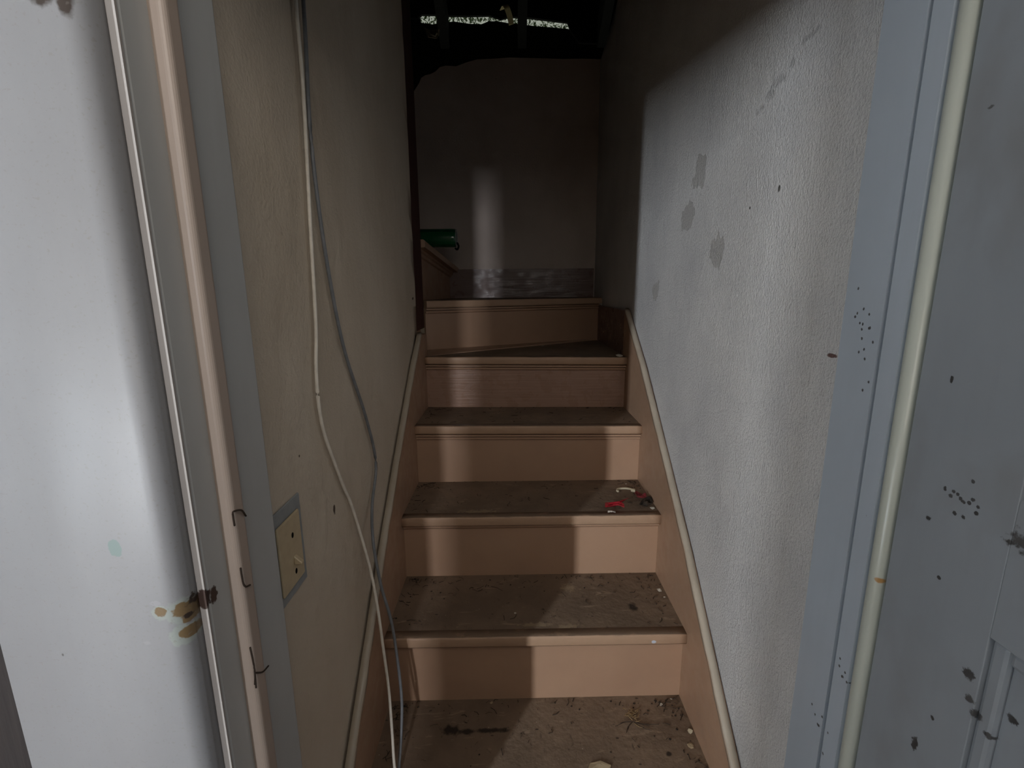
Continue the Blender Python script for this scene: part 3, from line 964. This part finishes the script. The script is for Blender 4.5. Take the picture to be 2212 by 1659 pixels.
# ------------------------------------------------------------------ litter on the treads
T = [k * RISE for k in range(6)]
def tz(k, x):
    a, b = TILT.get(k, (0, 0))
    return k * RISE + a + (b - a) * (x + HALF) / (2 * HALF)

R_ = empty('wrapper_scrap', (0.238, 0.236, tz(2, .238)), 'bright red torn wrapper scrap near the edge of a tread', 'wrapper')
part('wrapper', crumple([(0.212, 0.220), (0.224, 0.231), (0.236, 0.226), (0.250, 0.224), (0.264, 0.222), (0.267, 0.236), (0.258, 0.247), (0.243, 0.243), (0.230, 0.254), (0.222, 0.262), (0.215, 0.248)], tz(2, .238), 0.012, 0.0012, 4), MAT['red'], R_)
part('lining', crumple([(0.217, 0.2185), (0.229, 0.2195), (0.239, 0.2185), (0.239, 0.224), (0.229, 0.228), (0.218, 0.225)], tz(2, .228) + 0.003, 0.004, 0.001, 9), MAT['whitechip'], R_, 'white torn lining')
obj('wrapper_scrap', crumple([(0.322, 0.296), (0.337, 0.294), (0.350, 0.302), (0.354, 0.320), (0.347, 0.340), (0.331, 0.344), (0.320, 0.324)], tz(2, .34), 0.020, 0.0012, 14), MAT['darkred'], None,
    'dark red crumpled scrap against the skirt board', 'wrapper', loc=(0.34, 0.316, tz(2, .34)))
obj('leaf_litter', crumple([(0.318, 0.262), (0.340, 0.256), (0.360, 0.268), (0.3635, 0.298), (0.357, 0.306), (0.335, 0.290)], tz(2, .345), 0.022, 0.0012, 31), MAT['dirt'], None,
    'clump of black decayed leaf beside the dark red scrap', 'leaf', loc=(0.347, 0.28, tz(2, .345)))

# broken cream plastic ring
bm = NB()
pts = []
cz = tz(2, .3)
ring = []
for i in range(21):
    a = math.radians(-25 + 232 * i / 20)
    x, y = 0.302 + 0.0255 * math.cos(a), 0.369 + 0.016 * math.sin(a)
    ox, oy = math.cos(a), math.sin(a)
    w = 0.0022 + (0.004 if i < 2 else 0)
    h = 0.0055 if i > 2 else 0.009
    ring.append([bm.verts.new((x - ox * w, y - oy * w, cz + 0.0005)), bm.verts.new((x + ox * w, y + oy * w, cz + 0.0005)), bm.verts.new((x + ox * w, y + oy * w, cz + h)), bm.verts.new((x - ox * w, y - oy * w, cz + h))])
for a, b in zip(ring[:-1], ring[1:]):
    for i in range(4):
        bm.faces.new((a[i], a[(i + 1) % 4], b[(i + 1) % 4], b[i]))
bm.faces.new(ring[0][::-1]); bm.faces.new(ring[-1])
obj('broken_ring', bm, MAT['cream'], None, 'broken cream plastic ring lying on the tread behind the red wrapper', 'plastic ring', loc=(0.302, 0.369, cz))


def chip(x, y, k, s, seed, label, mat='whitechip', cat='paint chip', z=None, group=None):
    random.seed(seed)
    n = 7
    zz = tz(k, x) if z is None else z
    out = [(x + s * random.uniform(0.55, 1) * math.cos(2 * math.pi * i / n), y + s * random.uniform(0.55, 1) * math.sin(2 * math.pi * i / n)) for i in range(n)]
    bm = crumple(out, zz, s * 0.5, s * 0.12, seed, 2)
    return obj('paint_chip' if cat == 'paint chip' else cat.replace(' ', '_'), bm, MAT[mat], None, label, cat, None, group, loc=(x, y, zz))
chip(0.353, 0.249, 2, 0.009, 1, 'white paint chip at the right end of the tread with the red wrapper')
chip(0.319, 0.425, 2, 0.0035, 2, 'tiny pale crumb behind the broken ring')
chip(0.351, 0.147, 1, 0.009, 3, 'larger pale chip by the skirt board, one tread below the red wrapper')
chip(0.356, 0.116, 1, 0.004, 4, 'small white chip in front of the larger one by the skirt board')
chip(0.312, -0.029, 0, 0.005, 5, 'white chip near the right corner of the lowest tread')
chip(0.356, -0.101, 0, 0.007, 6, 'cream flake by the skirt board on the lowest tread', 'cream')
chip(0.342, -0.012, 0, 0.004, 7, 'white chip in the back right corner of the lowest tread')
chip(0.345, -0.135, 0, 0.009, 8, 'dry tan leaf fragment by the skirt board on the lowest tread', 'card', 'leaf fragment')
chip(0.344, 0.69, 4, 0.016, 9, 'grey-white chip at the right end of the winder tread')
chip(0.083, 1.005, 4, 0.007, 10, 'small pale scrap in the middle of the winder tread')
chip(-0.11, -0.012, 0, 0.005, 11, 'tan crumb at the foot of the lowest riser', 'card')
chip(-0.048, 0.063, 1, 0.004, 12, 'white crumb in the middle of the second lowest tread')
chip(0.228, 0.672, 3, 0.008, 13, 'black crumb at the back of the tread below the winder', 'dirt', 'dirt crumb')
obj('cardboard_scrap', crumple([(0.105, -0.185), (0.15, -0.190), (0.156, -0.178), (0.135, -0.168), (0.112, -0.171)], tz(0, .13), 0.004, 0.002, 40, 3), MAT['card'], None,
    'tan cardboard scrap at the front of the lowest tread', 'cardboard', loc=(0.13, -0.178, tz(0, .13)))
# plaster crumbs stuck in the corner by the landing
chip(0.375, 1.285, 5, 0.016, 15, 'white plaster lump in the landing corner below the grey wall', z=0.942)

# dried seed head on the lowest tread
SP = empty('dried_sprig', (0.23, -0.067, tz(0, .23)), 'dried brown sprig with spiky stalks on the lowest tread', 'sprig')
random.seed(77)
bm = NB()
for i in range(26):
    a = random.uniform(0, 6.28); l = random.uniform(0.008, 0.022)
    p0 = Vector((0.232 + random.gauss(0, 0.006), -0.06 + random.gauss(0, 0.008), tz(0, .23) + 0.002))
    tube(bm, [p0, p0 + Vector((l * 0.6 * math.cos(a), l * 0.6 * math.sin(a), 0.004)), p0 + Vector((l * math.cos(a + 0.3), l * math.sin(a + 0.3), 0.003))], [0.0012, 0.001, 0.0004], 4)
part('seed_head', bm, MAT['straw'], SP)
bm = NB()
for i in range(9):
    a = random.uniform(-0.6, 0.6) + (3.6 if i % 2 else -0.6); l = random.uniform(0.03, 0.07)
    p0 = Vector((0.23, -0.075, tz(0, .23) + 0.003))
    tube(bm, [p0, p0 + Vector((l * 0.5 * math.cos(a), l * 0.35 * math.sin(a), 0.001)), p0 + Vector((l * math.cos(a + 0.2), l * 0.6 * math.sin(a + 0.2), -0.001))], 0.0007, 4)
part('stalks', bm, MAT['twig'], SP)

# twigs caught on the latch-side stop
def twig(strands, label):
    bm = NB()
    for s in strands:
        tube(bm, catmull(s, 5), 0.0010, 5)
    obj('twig', bm, MAT['twig'], None, label, 'twig', loc=strands[0][0], smooth=True)
twig([[(-0.3405, -0.5585, 0.778), (-0.3400, -0.5595, 0.788), (-0.3395, -0.5590, 0.794), (-0.338, -0.548, 0.790), (-0.3395, -0.539, 0.779)]], 'bent dark twig hooked on the tan door stop above the latch damage')
twig([[(-0.341, -0.5595, 0.634), (-0.340, -0.5590, 0.615), (-0.340, -0.5592, 0.598), (-0.341, -0.560, 0.587)], [(-0.340, -0.5590, 0.601), (-0.338, -0.548, 0.592), (-0.3385, -0.535, 0.588)],
      [(-0.340, -0.5590, 0.600), (-0.3405, -0.5594, 0.582)]], 'forked dark twig stuck to the tan door stop below the latch damage')
twig([[(-0.340, -0.5590, 0.73), (-0.3395, -0.5592, 0.715), (-0.3395, -0.556, 0.706), (-0.3385, -0.549, 0.703)]], 'short curled twig on the tan door stop level with the latch damage')

# loose grit, hair and plant fibres swept over the treads: nobody could count them
random.seed(11)
bm = NB()
for i in range(430):
    k = random.choice([0, 0, 0, 1, 1, 1, 2, 2, 3])
    y0, y1 = (k - 1) * RUN + 0.01, k * RUN - 0.008
    if k == 0: y0 = -0.22
    x = random.choice([random.uniform(-0.35, 0.35), random.uniform(-0.35, 0.35), 0.355 - abs(random.gauss(0, 0.035)), -0.355 + abs(random.gauss(0, 0.03))])
    y = random.choice([random.uniform(y0, y1), y1 - abs(random.gauss(0, 0.03))])
    y = min(max(y, y0), y1)
    x = min(max(x, -0.358), 0.358)
    z = tz(k, x)
    if random.random() < 0.6:
        a = random.uniform(0, 6.28); l = random.uniform(0.006, 0.024)
        b = a + random.gauss(0, 0.7)
        p = [Vector((x, y, z + 0.001)), Vector((x + l * 0.5 * math.cos(a), y + l * 0.5 * math.sin(a), z + 0.0018)), Vector((x + l * 0.5 * (math.cos(a) + math.cos(b)), y + l * 0.5 * (math.sin(a) + math.sin(b)), z + 0.001))]
        for q in p:
            q.x = min(max(q.x, -0.362), 0.362); q.y = min(max(q.y, y0), y1 + 0.004)
        tube(bm, p, random.uniform(0.0004, 0.0010), 4)
    else:
        s = random.uniform(0.0012, 0.004)
        v = [bm.verts.new((x + s * random.uniform(0.6, 1) * math.cos(t), y + s * random.uniform(0.6, 1) * math.sin(t), z + 0.0003)) for t in (0, 1.5, 3.1, 4.6)]
        c = bm.verts.new((x, y, z + s * 0.7))
        for i2 in range(4):
            bm.faces.new((v[i2], v[(i2 + 1) % 4], c))
obj('debris', bm, MAT['dirt'], None, 'dark grit, hairs and plant fibres scattered over the treads', 'debris', 'stuff')

# every piece of the setting carries a label and a category as well
LABELS = {
    'wall_partition_added': 'added partition behind the photographer that cuts the light, with a made-up high window',
    'wall_pier_added': 'slim unseen pier added to shade the near part of the grey wall',
    'wall_rear': 'far wall of the room with two narrow windows',
    'wall_room_left': 'side wall of the room with the added wide window',
    'wall_room_right': 'side wall of the room behind the open door',
    'window_1': 'tall narrow window frame in the far wall of the room',
    'window_2': 'short narrow window frame in the far wall of the room',
    'window_3': 'made-up high window frame around the added fill light in the partition',
    'window_4': 'made-up wide window frame around the added fill light in the side wall',
    'wall_landing': 'plastered walls of the landing hidden beyond the post',
    'wall_stair_end': 'boarding below the timber post at the wall end',
}
for o in COL.objects:
    if o.parent is None and o.get('kind') == 'structure':
        if 'label' not in o:
            o['label'] = LABELS[o.name]
        if 'category' not in o:
            o['category'] = o.name.split('_')[0]
